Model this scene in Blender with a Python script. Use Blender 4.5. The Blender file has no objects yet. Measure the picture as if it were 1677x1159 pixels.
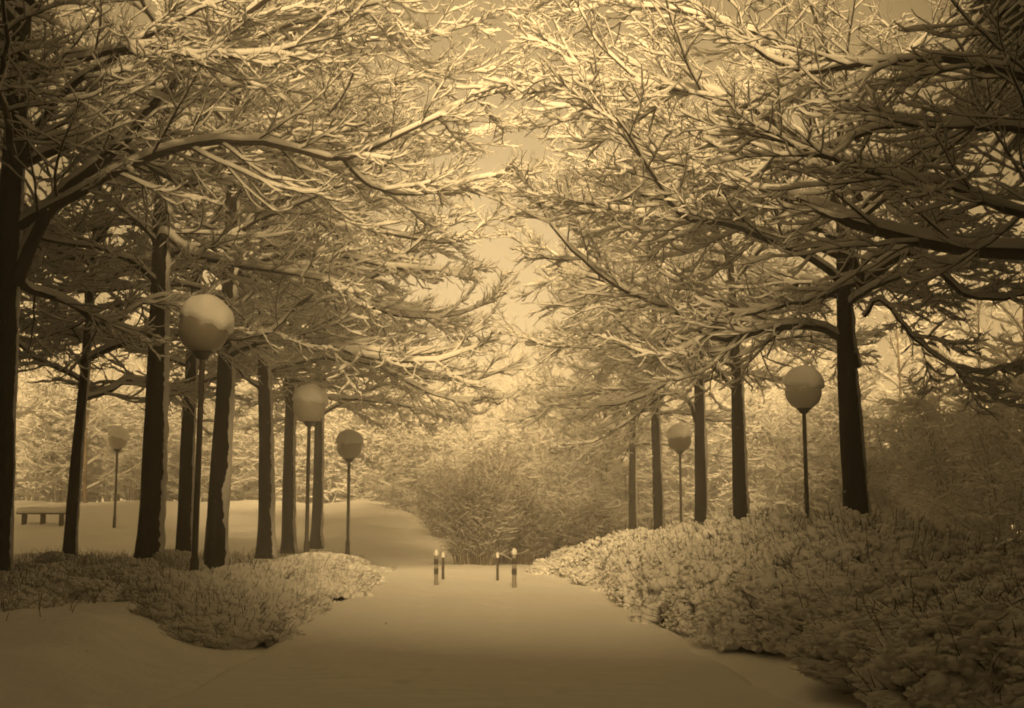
import bpy, math, random
import numpy as np
from mathutils import Matrix, Vector, noise as mnoise

R = math.radians
ORD = ('first second third fourth fifth sixth seventh eighth ninth tenth eleventh twelfth thirteenth fourteenth fifteenth sixteenth seventeenth '
       'eighteenth nineteenth twentieth').split()


def nth(k):
    return ORD[k] if k < 20 else ORD[19] + '-plus-' + ORD[k - 20]


rng = np.random.default_rng(11)
random.seed(11)
scene = bpy.context.scene
col = scene.collection

# ------------------------------------------------------------------ camera
EYE = 1.5
PW, PH, FPX = 1677.0, 1159.0, 2024.0
PITCH, YAW = R(7.46), R(1.51)
cam_d = bpy.data.cameras.new('camera')
cam_d.sensor_width = 36.0
cam_d.lens = 36.0 * FPX / PW
cam_d.clip_end = 3000
cam = bpy.data.objects.new('camera', cam_d)
col.objects.link(cam)
cam.location = (0, 0, EYE)
cam.rotation_euler = (R(90) + PITCH, 0, -YAW)
scene.camera = cam
CAM_M = cam.rotation_euler.to_matrix()


def at(px, py, depth):
    """World point on the sight line of photo pixel (px, py), at distance depth along the path."""
    d = CAM_M @ Vector(((px - PW / 2) / FPX, -(py - PH / 2) / FPX, -1.0))
    s = depth / d.y
    return np.array((d.x * s, depth, EYE + d.z * s))


# ------------------------------------------------------------------ sky, sun, exposure
SUN_EL, SUN_AZ = R(24), R(181.4)           # low veiled winter sun straight behind the camera, azimuth from +Y to +X
SUN_DIR = Vector((math.sin(SUN_AZ) * math.cos(SUN_EL), math.cos(SUN_AZ) * math.cos(SUN_EL), math.sin(SUN_EL)))
w = bpy.data.worlds.new('World')
scene.world = w
w.use_nodes = True
nt = w.node_tree
nt.nodes.clear()
N = nt.nodes.new
out = N('ShaderNodeOutputWorld')
bg1 = N('ShaderNodeBackground')
bg2 = N('ShaderNodeBackground')
add = N('ShaderNodeAddShader')
sky = N('ShaderNodeTexSky')
sky.sky_type = 'NISHITA'
sky.sun_disc = False
sky.sun_elevation = SUN_EL
sky.sun_rotation = SUN_AZ
sky.dust_density = 6.0
bw = N('ShaderNodeRGBToBW')
mul = N('ShaderNodeMix')
mul.data_type = 'RGBA'
mul.blend_type = 'MULTIPLY'
mul.inputs[0].default_value = 1.0
mul.inputs[7].default_value = (1.0, 0.60, 0.17, 1)
nt.links.new(sky.outputs[0], bw.inputs[0])
nt.links.new(bw.outputs[0], mul.inputs[6])
nt.links.new(mul.outputs[2], bg1.inputs['Color'])
bg1.inputs['Strength'].default_value = 0.004
# overcast layer: palest low over the far end of the avenue, dim and brown overhead
tc = N('ShaderNodeTexCoord')
dot = N('ShaderNodeVectorMath')
dot.operation = 'DOT_PRODUCT'
dot.inputs[1].default_value = Vector((0.01, 1.0, 0.14)).normalized()
nt.links.new(tc.outputs['Generated'], dot.inputs[0])
acos = N('ShaderNodeMath')
acos.operation = 'ARCCOSINE'
nt.links.new(dot.outputs['Value'], acos.inputs[0])
div = N('ShaderNodeMath')
div.operation = 'DIVIDE'
div.inputs[1].default_value = math.pi
nt.links.new(acos.outputs[0], div.inputs[0])
ramp = N('ShaderNodeValToRGB')
ramp.color_ramp.interpolation = 'B_SPLINE'
els = ramp.color_ramp.elements
stops = [(0.0, (0.27, 0.207, 0.120)), (0.045, (0.170, 0.127, 0.068)), (0.08, (0.090, 0.064, 0.0300)), (0.13, (0.046, 0.031, 0.0125)),
         (0.25, (0.032, 0.0200, 0.0066)), (0.5, (0.050, 0.031, 0.0100)), (1.0, (0.016, 0.0090, 0.0021))]
els[0].position, els[0].color = stops[0][0], (*stops[0][1], 1)
els[1].position, els[1].color = stops[-1][0], (*stops[-1][1], 1)
for p, c in stops[1:-1]:
    e = els.new(p)
    e.color = (*c, 1)
nt.links.new(div.outputs[0], ramp.inputs[0])
nt.links.new(ramp.outputs[0], bg2.inputs['Color'])
bg2.inputs['Strength'].default_value = 1.0
nt.links.new(bg1.outputs[0], add.inputs[0])
nt.links.new(bg2.outputs[0], add.inputs[1])
nt.links.new(add.outputs[0], out.inputs['Surface'])

sl = bpy.data.lights.new('sun', 'SUN')
sl.energy = 5.0
sl.angle = R(16)
sl.color = (1.0, 0.68, 0.30)
sun = bpy.data.objects.new('sun', sl)
col.objects.link(sun)
sun.rotation_euler = SUN_DIR.to_track_quat('Z', 'Y').to_euler()

scene.view_settings.view_transform = 'Standard'
scene.view_settings.look = 'None'
scene.view_settings.exposure = 1.55
scene.view_settings.gamma = 1.0
scene.view_settings.use_curve_mapping = False
scene.cycles.use_denoising = True
scene.cycles.max_bounces = 12
scene.cycles.diffuse_bounces = 10
scene.cycles.transmission_bounces = 10
scene.cycles.volume_bounces = 1
scene.cycles.filter_width = 1.9
scene.cycles.sample_clamp_indirect = 8.0

HAZE_DENSITY = 0.0074


# ------------------------------------------------------------------ materials
def principled(name, rgb, rough=0.8):
    m = bpy.data.materials.new(name)
    m.use_nodes = True
    b = m.node_tree.nodes['Principled BSDF']
    b.inputs['Base Color'].default_value = (*rgb, 1)
    b.inputs['Roughness'].default_value = rough
    b.inputs['Specular IOR Level'].default_value = 0.2
    return m, m.node_tree, b


def add_bump(t, b, scale, strength, dist=0.02, detail=6, stretch=None):
    tcn = t.nodes.new('ShaderNodeTexCoord')
    n = t.nodes.new('ShaderNodeTexNoise')
    n.inputs['Scale'].default_value = scale
    n.inputs['Detail'].default_value = detail
    if stretch:
        mp = t.nodes.new('ShaderNodeMapping')
        mp.inputs['Scale'].default_value = stretch
        t.links.new(tcn.outputs['Object'], mp.inputs[0])
        t.links.new(mp.outputs[0], n.inputs['Vector'])
    else:
        t.links.new(tcn.outputs['Object'], n.inputs['Vector'])
    bp = t.nodes.new('ShaderNodeBump')
    bp.inputs['Strength'].default_value = strength
    bp.inputs['Distance'].default_value = dist
    t.links.new(n.outputs[0], bp.inputs['Height'])
    t.links.new(bp.outputs[0], b.inputs['Normal'])
    return tcn, n


def snow_material(name, scale, strength, translucent=0.0, rgb=(0.92, 0.91, 0.89), stretch=None, dist=0.02):
    m, t, b = principled(name, rgb, 0.75)
    _, n = add_bump(t, b, scale, strength, dist, 8, stretch)
    cr = t.nodes.new('ShaderNodeValToRGB')
    cr.color_ramp.elements[0].color = (rgb[0] * .94, rgb[1] * .94, rgb[2] * .94, 1)
    cr.color_ramp.elements[1].color = (*rgb, 1)
    t.links.new(n.outputs[0], cr.inputs[0])
    t.links.new(cr.outputs[0], b.inputs['Base Color'])
    if translucent:
        tr = t.nodes.new('ShaderNodeBsdfTranslucent')
        tr.inputs['Color'].default_value = (*rgb, 1)
        mx = t.nodes.new('ShaderNodeMixShader')
        mx.inputs[0].default_value = translucent
        o = t.nodes['Material Output']
        t.links.new(b.outputs[0], mx.inputs[1])
        t.links.new(tr.outputs[0], mx.inputs[2])
        t.links.new(mx.outputs[0], o.inputs['Surface'])
    return m


def bark_material(name, rgb, frost=0.62):
    m, t, b = principled(name, rgb, 0.9)
    tcn, n = add_bump(t, b, 9, 0.9, 0.05, 7, (1.0, 1.0, 0.16))
    n2 = t.nodes.new('ShaderNodeTexNoise')
    n2.inputs['Scale'].default_value = 24
    n2.inputs['Detail'].default_value = 5
    mp = t.nodes.new('ShaderNodeMapping')
    mp.inputs['Scale'].default_value = (1, 1, .3)
    mp.inputs['Rotation'].default_value = (0, R(16), 0)
    t.links.new(tcn.outputs['Object'], mp.inputs[0])
    t.links.new(mp.outputs[0], n2.inputs['Vector'])
    cr = t.nodes.new('ShaderNodeValToRGB')
    cr.color_ramp.elements[0].position = frost
    cr.color_ramp.elements[0].color = (*rgb, 1)
    cr.color_ramp.elements[1].position = frost + .12
    cr.color_ramp.elements[1].color = (0.45, 0.44, 0.42, 1)
    e = cr.color_ramp.elements.new(0.3)
    e.color = (rgb[0] * .5, rgb[1] * .5, rgb[2] * .5, 1)
    t.links.new(n2.outputs[0], cr.inputs[0])
    t.links.new(cr.outputs[0], b.inputs['Base Color'])
    return m


M_SNOW = snow_material('snow_on_ground', 2.2, 0.5, 0.0, dist=0.12)
M_PATH = snow_material('snow_on_path', 3.0, 0.45, 0.0, stretch=(0.35, 2.2, 1), dist=0.05)
M_BSNOW = snow_material('snow_on_branches', 14, 0.4, 0.45)
M_CLUMP = snow_material('snow_on_shrubs', 18, 0.6, 0.22)
M_BARK = bark_material('dark_bark', (0.016, 0.011, 0.007), 0.68)
M_TWIG = principled('dark_twigs', (0.022, 0.015, 0.009), 0.9)[0]
M_BROWN = principled('brown_twigs', (0.17, 0.13, 0.09), 0.9)[0]
M_FROST = principled('frosted_twigs', (0.20, 0.185, 0.165), 0.9)[0]
M_GRASS = principled('dry_grass', (0.14, 0.10, 0.055), 0.9)[0]
M_POLE, _t, _b = principled('lamp_pole_paint', (0.07, 0.06, 0.05), 0.45)
add_bump(_t, _b, 40, 0.2)
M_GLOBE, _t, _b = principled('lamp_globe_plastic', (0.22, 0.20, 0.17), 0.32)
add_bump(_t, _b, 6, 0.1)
M_GLOBE_PALE, _t, _b = principled('lamp_globe_pale_plastic', (0.45, 0.425, 0.38), 0.3)  # paler plastic used on most of the globes
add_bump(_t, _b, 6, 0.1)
M_COLLAR, _t, _b = principled('lamp_collar_metal', (0.04, 0.035, 0.03), 0.5)
add_bump(_t, _b, 50, 0.2)
M_WHITE, _t, _b = principled('bollard_white_paint', (0.24, 0.225, 0.20), 0.6)
add_bump(_t, _b, 30, 0.3)
M_DARK, _t, _b = principled('bollard_dark_paint', (0.07, 0.06, 0.05), 0.6)
add_bump(_t, _b, 30, 0.3)
M_WOOD, _t, _b = principled('weathered_wood', (0.075, 0.055, 0.038), 0.85)
add_bump(_t, _b, 12, 0.6, 0.02, 6, (0.2, 3, 3))


# ------------------------------------------------------------------ mesh helpers
class MB:
    """Collects vertices and quads / tris, then makes one mesh."""

    def __init__(self):
        self.v, self.f4, self.f3, self.n = [], [], [], 0

    def add(self, v, f4=None, f3=None):
        v = np.asarray(v, dtype=np.float32).reshape(-1, 3)
        if f4 is not None and len(f4):
            self.f4.append(np.asarray(f4, dtype=np.int64).reshape(-1, 4) + self.n)
        if f3 is not None and len(f3):
            self.f3.append(np.asarray(f3, dtype=np.int64).reshape(-1, 3) + self.n)
        self.v.append(v)
        self.n += len(v)

    def mesh(self, name, mat, smooth=True):
        me = bpy.data.meshes.new(name)
        v = np.concatenate(self.v)
        f4 = np.concatenate(self.f4) if self.f4 else np.zeros((0, 4), np.int64)
        f3 = np.concatenate(self.f3) if self.f3 else np.zeros((0, 3), np.int64)
        me.vertices.add(len(v))
        me.vertices.foreach_set('co', v.ravel())
        nl = f4.size + f3.size
        me.loops.add(nl)
        me.loops.foreach_set('vertex_index', np.concatenate([f4.ravel(), f3.ravel()]).astype(np.int32))
        npoly = len(f4) + len(f3)
        me.polygons.add(npoly)
        starts = np.concatenate([np.arange(len(f4)) * 4, f4.size + np.arange(len(f3)) * 3]).astype(np.int32)
        me.polygons.foreach_set('loop_start', starts)
        me.polygons.foreach_set('use_smooth', np.full(npoly, smooth))
        me.materials.append(mat)
        me.update(calc_edges=True)
        me.validate()
        return me


def obj(name, me, parent=None, loc=(0, 0, 0), rot=(0, 0, 0), scale=(1, 1, 1)):
    o = bpy.data.objects.new(name, me)
    col.objects.link(o)
    o.location, o.rotation_euler, o.scale = loc, rot, scale
    o.parent = parent
    return o


def tag(o, label=None, cat=None, group=None, kind=None):
    for k, v in (('label', label), ('category', cat), ('group', group), ('kind', kind)):
        if v:
            o[k] = v
    return o


def thing(name, label, cat, loc, group=None, rz=0.0):
    return tag(obj(name, None, None, loc, (0, 0, rz)), label, cat, group)


def norm(a):
    return a / np.maximum(np.linalg.norm(a, axis=-1, keepdims=True), 1e-9)


def frames(P):
    T = np.gradient(P, axis=1)
    T = norm(T)
    Z = np.zeros_like(T)
    Z[..., 2] = 1
    S = np.cross(T, Z)
    bad = np.linalg.norm(S, axis=-1) < 0.08
    S[bad] = (0, 1, 0)
    S = norm(S)
    U = np.cross(S, T)
    return T, S, U


def ring_faces(n, k, m, closed=True):
    i = np.arange(n)[:, None, None] * (k * m)
    a = np.arange(k - 1)[None, :, None] * m
    j = np.arange(m if closed else m - 1)[None, None, :]
    j2 = (j + 1) % m
    q = np.stack([i + a + j, i + a + j2, i + a + m + j2, i + a + m + j], axis=-1)
    return q.reshape(-1, 4)


def tubes(mb, P, Rr, sides):
    n, k, _ = P.shape
    T, S, U = frames(P)
    ang = np.arange(sides) * (2 * math.pi / sides)
    V = P[:, :, None, :] + Rr[:, :, None, None] * (np.cos(ang)[None, None, :, None] * S[:, :, None, :]
                                                 + np.sin(ang)[None, None, :, None] * U[:, :, None, :])
    mb.add(V.reshape(-1, 3), ring_faces(n, k, sides))


PROF5 = np.array([(-1.0, 0.0), (-0.72, 0.68), (0.0, 1.0), (0.72, 0.68), (1.0, 0.0), (0.0, -0.22)])
PROF3 = np.array([(-1.0, 0.05), (0.0, 1.0), (1.0, 0.05)])


def snow_on(mb, P, Rr, wid, hei, fine, load):
    """A ridge of snow lying along the upper side of each branch."""
    n, k, _ = P.shape
    T, S, U = frames(P)
    hor = np.sqrt(np.clip(1 - T[..., 2] ** 2, 0, 1)) ** 1.5
    prof = PROF3 if fine else PROF5
    lump = 0.35 + 1.3 * rng.random((n, k))
    if not fine:
        lump = 0.75 + 0.5 * rng.random((n, k))
        lump = (lump + np.roll(lump, 1, 1)) / 2
    W = (Rr * (1.12 if fine else 1.06) + wid * (0.5 + 0.5 * lump)) * np.minimum(load[:, None], 1.15) * (0.3 + 0.7 * hor)
    H = hei * lump * hor * load[:, None]
    W[:, -1] *= 0.5
    H[:, -1] *= 0.35
    base = P + U * (Rr * 0.55)[..., None]
    V = base[:, :, None, :] + prof[None, None, :, 0, None] * (W[..., None, None] * S[:, :, None, :]) \
        + prof[None, None, :, 1, None] * ((H + Rr * 0.7)[..., None, None] * U[:, :, None, :])
    m = len(prof)
    V = V.reshape(n, k * m, 3)
    keep = load > 0.3
    V = V[keep]
    if len(V):
        mb.add(V.reshape(-1, 3), ring_faces(len(V), k, m))


def spawn(P, Rr, per, t0, t1, lenf, ang, flat, k, droop, curl, wob, rmin, minlen=0.1):
    """Side branches of every branch in the batch P (n,k,3): per children each, all at once."""
    n, kp, _ = P.shape
    plen = np.linalg.norm(np.diff(P, axis=1), axis=-1).sum(1)
    t = (np.arange(per)[None, :] + rng.random((n, per))) / per
    t = t0 + (t1 - t0) * t
    f = t * (kp - 1)
    i0 = np.clip(f.astype(int), 0, kp - 2)
    u = (f - i0)[..., None]
    rows = np.arange(n)[:, None]
    base = P[rows, i0] * (1 - u) + P[rows, i0 + 1] * u
    tan = norm(P[rows, i0 + 1] - P[rows, i0])
    rad = Rr[rows, i0] * (1 - u[..., 0]) + Rr[rows, i0 + 1] * u[..., 0]
    Z = np.zeros_like(tan)
    Z[..., 2] = 1
    S = np.cross(tan, Z)
    S[np.linalg.norm(S, axis=-1) < 0.1] = (1, 0, 0)
    S = norm(S)
    U = np.cross(S, tan)
    side = np.where((np.arange(per)[None, :] + rng.integers(0, 2, (n, 1))) % 2 == 0, 1.0, -1.0)
    roll = rng.normal(0, 1 - flat, (n, per)) * 1.3
    lat = S * (side * np.cos(roll))[..., None] + U * np.sin(roll)[..., None]
    a = ang * (0.7 + 0.6 * rng.random((n, per)))
    d = norm(tan * np.cos(a)[..., None] + lat * np.sin(a)[..., None])
    L = lenf * plen[:, None] * (1 - 0.62 * t) * (0.55 + 0.8 * rng.random((n, per)))
    L = np.maximum(L, minlen * (0.7 + 0.6 * rng.random((n, per))))
    N_ = n * per
    d, L, base, rad = d.reshape(N_, 3), L.reshape(N_), base.reshape(N_, 3), rad.reshape(N_)
    Q = np.empty((N_, k, 3))
    Q[:, 0] = base
    step = (L / (k - 1))[:, None]
    for s in range(1, k):
        tt = s / (k - 1)
        d = d + rng.normal(0, wob, (N_, 3))
        d[:, 2] += (-droop * (1 - tt) + curl * tt) / (k - 1)
        d = norm(d)
        Q[:, s] = Q[:, s - 1] + d * step
    r0 = np.clip(rad * 0.62, rmin * 1.4, 0.0045 + L * 0.0075)
    q = np.linspace(0, 1, k)[None, :]
    RR = r0[:, None] * (1 - q) + rmin * q
    return Q, RR


def twig_system(P1, R1, wood, snow, dens=1.0, load=1.0, fine=1.0):
    """Limb P1 (1,k,3) and three orders of side branches, with snow on all of them."""
    L = np.linalg.norm(np.diff(P1, axis=1), axis=-1).sum()
    tubes(wood, P1, R1, 8)
    snow_on(snow, P1, R1, 0.010 * load, 0.085 * load, False, np.ones(len(P1)))
    n2 = max(5, int(L * 2.7 * dens))
    P2, R2 = spawn(P1, R1, n2, 0.12, 1.0, min(0.42, 2.7 / L), R(42), 0.55, 10, 0.65, 0.85, 0.085, 0.007)
    tubes(wood, P2, R2, 5)
    snow_on(snow, P2, R2, 0.009 * load, 0.064 * load, False, rng.uniform(0.75, 1.15, len(P2)))
    P3, R3 = spawn(P2, R2, max(3, int(8 * fine)), 0.10, 1.0, 0.50, R(36), 0.45, 7, 0.35, 0.7, 0.09, 0.0052, 0.35)
    tubes(wood, P3, R3, 3)
    snow_on(snow, P3, R3, 0.011 * load, 0.058 * load, True, rng.uniform(0.6, 1.2, len(P3)))
    P4, R4 = spawn(P3, R3, max(2, int(3.6 * fine)), 0.1, 1.0, 0.62, R(44), 0.3, 5, 0.1, 0.6, 0.10, 0.0030, 0.26)
    tubes(wood, P4, R4, 3)
    ld = rng.uniform(0.55, 1.2, len(P4))
    ld[rng.random(len(P4)) < 0.15] = 0
    snow_on(snow, P4, R4, 0.007 * load, 0.034 * load, True, ld)


def limb_axis(L, e0, em, e1, k=17, wob=0.10):
    t = np.linspace(0, 1, k)
    el = np.interp(t, (0, .5, 1), (e0, em, e1)) + np.cumsum(rng.normal(0, wob, k)) * 0.8
    az = np.cumsum(rng.normal(0, wob * 1.1, k))
    d = np.stack([np.cos(el) * np.cos(az), np.cos(el) * np.sin(az), np.sin(el)], -1)
    P = np.zeros((k, 3))
    P[1:] = np.cumsum(d[:-1], 0) * (L / (k - 1))
    return P[None]


def make_limb(L, r0, e0, em, e1, dens=1.0, load=1.0, fine=1.0):
    P = limb_axis(L, R(e0), R(em), R(e1))
    Rr = (np.linspace(1, 0, P.shape[1]) ** 0.85 * (r0 - 0.012) + 0.012)[None]
    wood, snow = MB(), MB()
    twig_system(P, Rr, wood, snow, dens, load, fine)
    return wood.mesh('limb', M_TWIG), snow.mesh('limb_snow', M_BSNOW)


LOW = [make_limb(rng.uniform(5.8, 7.6), rng.uniform(.055, .078), rng.uniform(15, 42), rng.uniform(-12, 8), rng.uniform(-5, 25)) for _ in range(9)]
MID = [make_limb(rng.uniform(5.6, 7.4), rng.uniform(.05, .072), rng.uniform(35, 58), rng.uniform(8, 28), rng.uniform(-5, 25)) for _ in range(9)]
TOP = [make_limb(rng.uniform(3.6, 5.4), rng.uniform(.04, .055), rng.uniform(52, 75), rng.uniform(35, 60), rng.uniform(20, 50)) for _ in range(7)]


def nz(x, y, z=0.0):
    return mnoise.noise(Vector((x, y, z)))


# ------------------------------------------------------------------ terrain
def sstep(a, b, x):
    t = np.clip((np.asarray(x, float) - a) / (b - a), 0, 1)
    return t * t * (3 - 2 * t)


def height(x, y):
    x, y = np.asarray(x, float), np.asarray(y, float)
    h = np.zeros(np.broadcast(x, y).shape)
    # field rising beyond the path end and to the left
    h = h + 2.32 * sstep(43, 76, y) * sstep(3, -7, x) + 0.9 * sstep(44, 100, y) * sstep(-4, 10, x)
    # bank behind the hedge on the right
    h = h + 0.40 * sstep(2.9, 6.5, x) * sstep(50, 36, y)
    h = h + 0.22 * sstep(-2.7, -4.5, x) * sstep(44, 38, y) - 0.22 * sstep(-4.9, -9, x) * sstep(20, 12, y)
    off = sstep(2.6, 4.5, np.abs(x)) + sstep(36, 46, y)
    off = np.clip(off, 0, 1)
    h = h + off * (0.07 * np.sin(x * .9 + 1.3 * np.sin(y * .35)) + 0.06 * np.sin(y * .7 + x * .4) + 0.04 * np.sin(x * 2.1 - y * 1.4))
    h = h - 0.05 * (1 - off) * sstep(2.75, 2.4, np.abs(x))
    return h


def hz(x, y):
    return float(height(x, y))


xs = np.unique(np.concatenate([np.linspace(-260, -40, 23), np.linspace(-40, -12, 57), np.linspace(-12, 12, 161),
                               np.linspace(12, 40, 57), np.linspace(40, 260, 23)]))
ys = np.unique(np.concatenate([np.linspace(-40, 5, 46), np.linspace(5, 60, 200), np.linspace(60, 130, 71), np.linspace(130, 420, 30)]))
X, Y = np.meshgrid(xs, ys)
Hh = height(X, Y)
for j in range(len(ys)):
    if not 3 < ys[j] < 62:
        continue
    for i in range(len(xs)):
        if -30 < xs[i] < 30 and abs(xs[i]) > 2.55:
            k = min(1, (abs(xs[i]) - 2.55) / .8)
            Hh[j, i] += k * (.10 * nz(xs[i] * .55, ys[j] * .55, 7) + .05 * nz(xs[i] * 1.6, ys[j] * 1.6, 3) + .022 * nz(xs[i] * 4.2, ys[j] * 4.2, 5))
mb = MB()
nx, ny = len(xs), len(ys)
idx = np.arange(nx * ny).reshape(ny, nx)
mb.add(np.stack([X, Y, Hh], -1), np.stack([idx[:-1, :-1], idx[:-1, 1:], idx[1:, 1:], idx[1:, :-1]], -1).reshape(-1, 4))
g = obj('ground', mb.mesh('ground', M_SNOW))
tag(g, kind='structure')

# the path: trodden snow, a little crowned, ending in the open place with the bollards
NPX, NPY = 131, 620
pxs = np.linspace(-1, 1, NPX)
pys = -6 + 44 * np.linspace(0, 1, NPY)
PX, PY = np.meshgrid(pxs, pys)
wl = 2.62 + 0.08 * np.sin(PY * 0.8) + 0.05 * np.sin(PY * 2.1) + sstep(26, 38, PY) * 1.2
Xp = PX * wl
Zp = 0.03 + 0.05 * (1 - PX ** 2) - 0.10 * sstep(.9, 1, np.abs(PX)) - .10 * sstep(36.5, 38, PY)
Zp += np.array([[.022 * nz(x * .9, y * .45, 2) + .012 * nz(x * 2.6, y * 1.5, 9) + .005 * nz(x * 8, y * 5, 4) for x, y in zip(a, b)] for a, b in zip(Xp, PY)])
# old footprints, half filled with new snow
for trail, (x0, sway) in enumerate(((-.75, .25), (.55, .3))):
    y = 4.0
    k = 0
    while y < 36:
        fx = x0 + sway * math.sin(y * .21 + trail) + (.13 if k % 2 else -.13) + rng.normal(0, .04)
        r2 = ((Xp - fx) / .085) ** 2 + ((PY - y) / .17) ** 2
        Zp -= rng.uniform(.02, .05) * np.exp(-r2) - .012 * np.exp(-r2 / 3.2)
        y += .68 + rng.normal(0, .05)
        k += 1
idx = np.arange(NPX * NPY).reshape(NPY, NPX)
mb = MB()
mb.add(np.stack([Xp, PY, Zp], -1), np.stack([idx[:-1, :-1], idx[:-1, 1:], idx[1:, 1:], idx[1:, :-1]], -1).reshape(-1, 4))
tag(obj('path', mb.mesh('path', M_PATH)), kind='structure')

# ------------------------------------------------------------------ haze
hx0, hx1, hy0, hy1, hz0, hz1 = -262, 262, -42, 422, -1.4, 27
mb = MB()
mb.add([(hx0, hy0, hz0), (hx1, hy0, hz0), (hx1, hy1, hz0), (hx0, hy1, hz0), (hx0, hy0, hz1), (hx1, hy0, hz1), (hx1, hy1, hz1), (hx0, hy1, hz1)],
       [(0, 3, 2, 1), (4, 5, 6, 7), (0, 1, 5, 4), (1, 2, 6, 5), (2, 3, 7, 6), (3, 0, 4, 7)])
mh = bpy.data.materials.new('haze')
mh.use_nodes = True
mh.node_tree.nodes.clear()
vo = mh.node_tree.nodes.new('ShaderNodeOutputMaterial')
pv = mh.node_tree.nodes.new('ShaderNodeVolumePrincipled')
pv.inputs['Color'].default_value = (0.97, 0.96, 0.94, 1)
pv.inputs['Density'].default_value = HAZE_DENSITY
pv.inputs['Anisotropy'].default_value = 0.0
mh.node_tree.links.new(pv.outputs[0], vo.inputs['Volume'])
tag(obj('haze', mb.mesh('haze', mh, False)), kind='stuff')


# ------------------------------------------------------------------ trees of the avenue
def trunk_meshes(h, r0, lean, bend, seed, snow_az=R(8), snow_amt=1.0):
    """Tapered trunk with a root flare; snow driven against its right-hand side."""
    k, s = 46, 18
    z = np.concatenate([[-0.35], np.linspace(-0.05, 1.2, 9), np.linspace(1.35, h, k - 10)])
    t = np.clip(z / h, 0, 1)
    rad = r0 * (1 - t * 0.86) ** 0.85 * (1 + 0.42 * np.exp(-np.clip(z, 0, None) / 0.35))
    ax = np.stack([lean[0] * z + bend[0] * np.sin(z * .42 + seed), lean[1] * z + bend[1] * np.sin(z * .37 + seed * 2), z], -1)
    ax[:, :2] -= ax[1, :2]
    ang = np.arange(s) * 2 * math.pi / s
    lump = np.array([[1 + 0.09 * nz(math.cos(a) * 1.6 + seed, math.sin(a) * 1.6, zz * .7) + 0.05 * nz(math.cos(a) * 4 + seed, math.sin(a) * 4, zz * 2.3) for a in ang] for zz in z])
    V = np.empty((k, s, 3))
    V[..., 0] = ax[:, None, 0] + np.cos(ang) * rad[:, None] * lump
    V[..., 1] = ax[:, None, 1] + np.sin(ang) * rad[:, None] * lump
    V[..., 2] = z[:, None]
    mb = MB()
    mb.add(V.reshape(-1, 3), ring_faces(1, k, s))
    trunk = mb.mesh('trunk', M_BARK)
    # plastered snow: a strip with a ragged edge
    zs = np.linspace(0.05, min(h * .75, 10), 260)
    rs = np.interp(zs, z, rad)
    m = 11
    V = np.empty((len(zs), m, 3))
    for i, zz in enumerate(zs):
        half = R(48) * (0.80 + 0.45 * nz(seed, zz * .6, 3) + 0.3 * nz(seed + 4, zz * 2.3, 1) + .3 * nz(seed, zz * 9, 6)) * snow_amt
        half = max(half, 0.02)
        for j in range(m):
            q = -1 + 2 * j / (m - 1)
            a = snow_az + .3 * nz(seed * 2, zz * .8, 8) + q * half + .10 * nz(zz * 14, q * 2, seed)
            th = 0.075 * snow_amt * (1 - abs(q) ** 2.5) * (0.8 + .5 * nz(zz * 3, q, seed)) - 0.012
            rr = rs[i] * 1.03 + th
            V[i, j] = (np.interp(zz, z, ax[:, 0]) + math.cos(a) * rr, np.interp(zz, z, ax[:, 1]) + math.sin(a) * rr, zz)
    mb = MB()
    mb.add(V.reshape(-1, 3), ring_faces(1, len(zs), m, False))
    tsnow = mb.mesh('trunk_snow', M_BSNOW)

    def axis(zz):
        return np.array([np.interp(zz, z, ax[:, 0]), np.interp(zz, z, ax[:, 1]), zz])
    return trunk, tsnow, axis


def guided_limb(root, base, pts, r0, r1, dens=1.0, load=1.0):
    """A limb that follows given world points, with its own side branches; child of its tree."""
    pts = np.array(pts)
    seg = np.concatenate([[0], np.cumsum(np.linalg.norm(np.diff(pts, axis=0), axis=1))])
    # smooth resample (Catmull-Rom through the points)
    k = 26
    q = np.linspace(0, seg[-1], k)
    P = np.empty((k, 3))
    ext = np.vstack([2 * pts[0] - pts[1], pts, 2 * pts[-1] - pts[-2]])
    for i, s in enumerate(q):
        a = min(np.searchsorted(seg, s, 'right') - 1, len(pts) - 2)
        u = (s - seg[a]) / max(seg[a + 1] - seg[a], 1e-6)
        p0, p1, p2, p3 = ext[a], ext[a + 1], ext[a + 2], ext[a + 3]
        P[i] = 0.5 * (2 * p1 + (p2 - p0) * u + (2 * p0 - 5 * p1 + 4 * p2 - p3) * u * u + (3 * p1 - p0 - 3 * p2 + p3) * u ** 3)
    P += rng.normal(0, 0.012, P.shape)
    P -= np.array(base)
    Rr = np.linspace(r0, r1, k)[None]
    wood, snow = MB(), MB()
    twig_system(P[None], Rr, wood, snow, dens, load)
    lo = obj('limb', wood.mesh('limb', M_TWIG), root)
    obj('snow', snow.mesh('limb_snow', M_BSNOW), lo)


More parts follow.
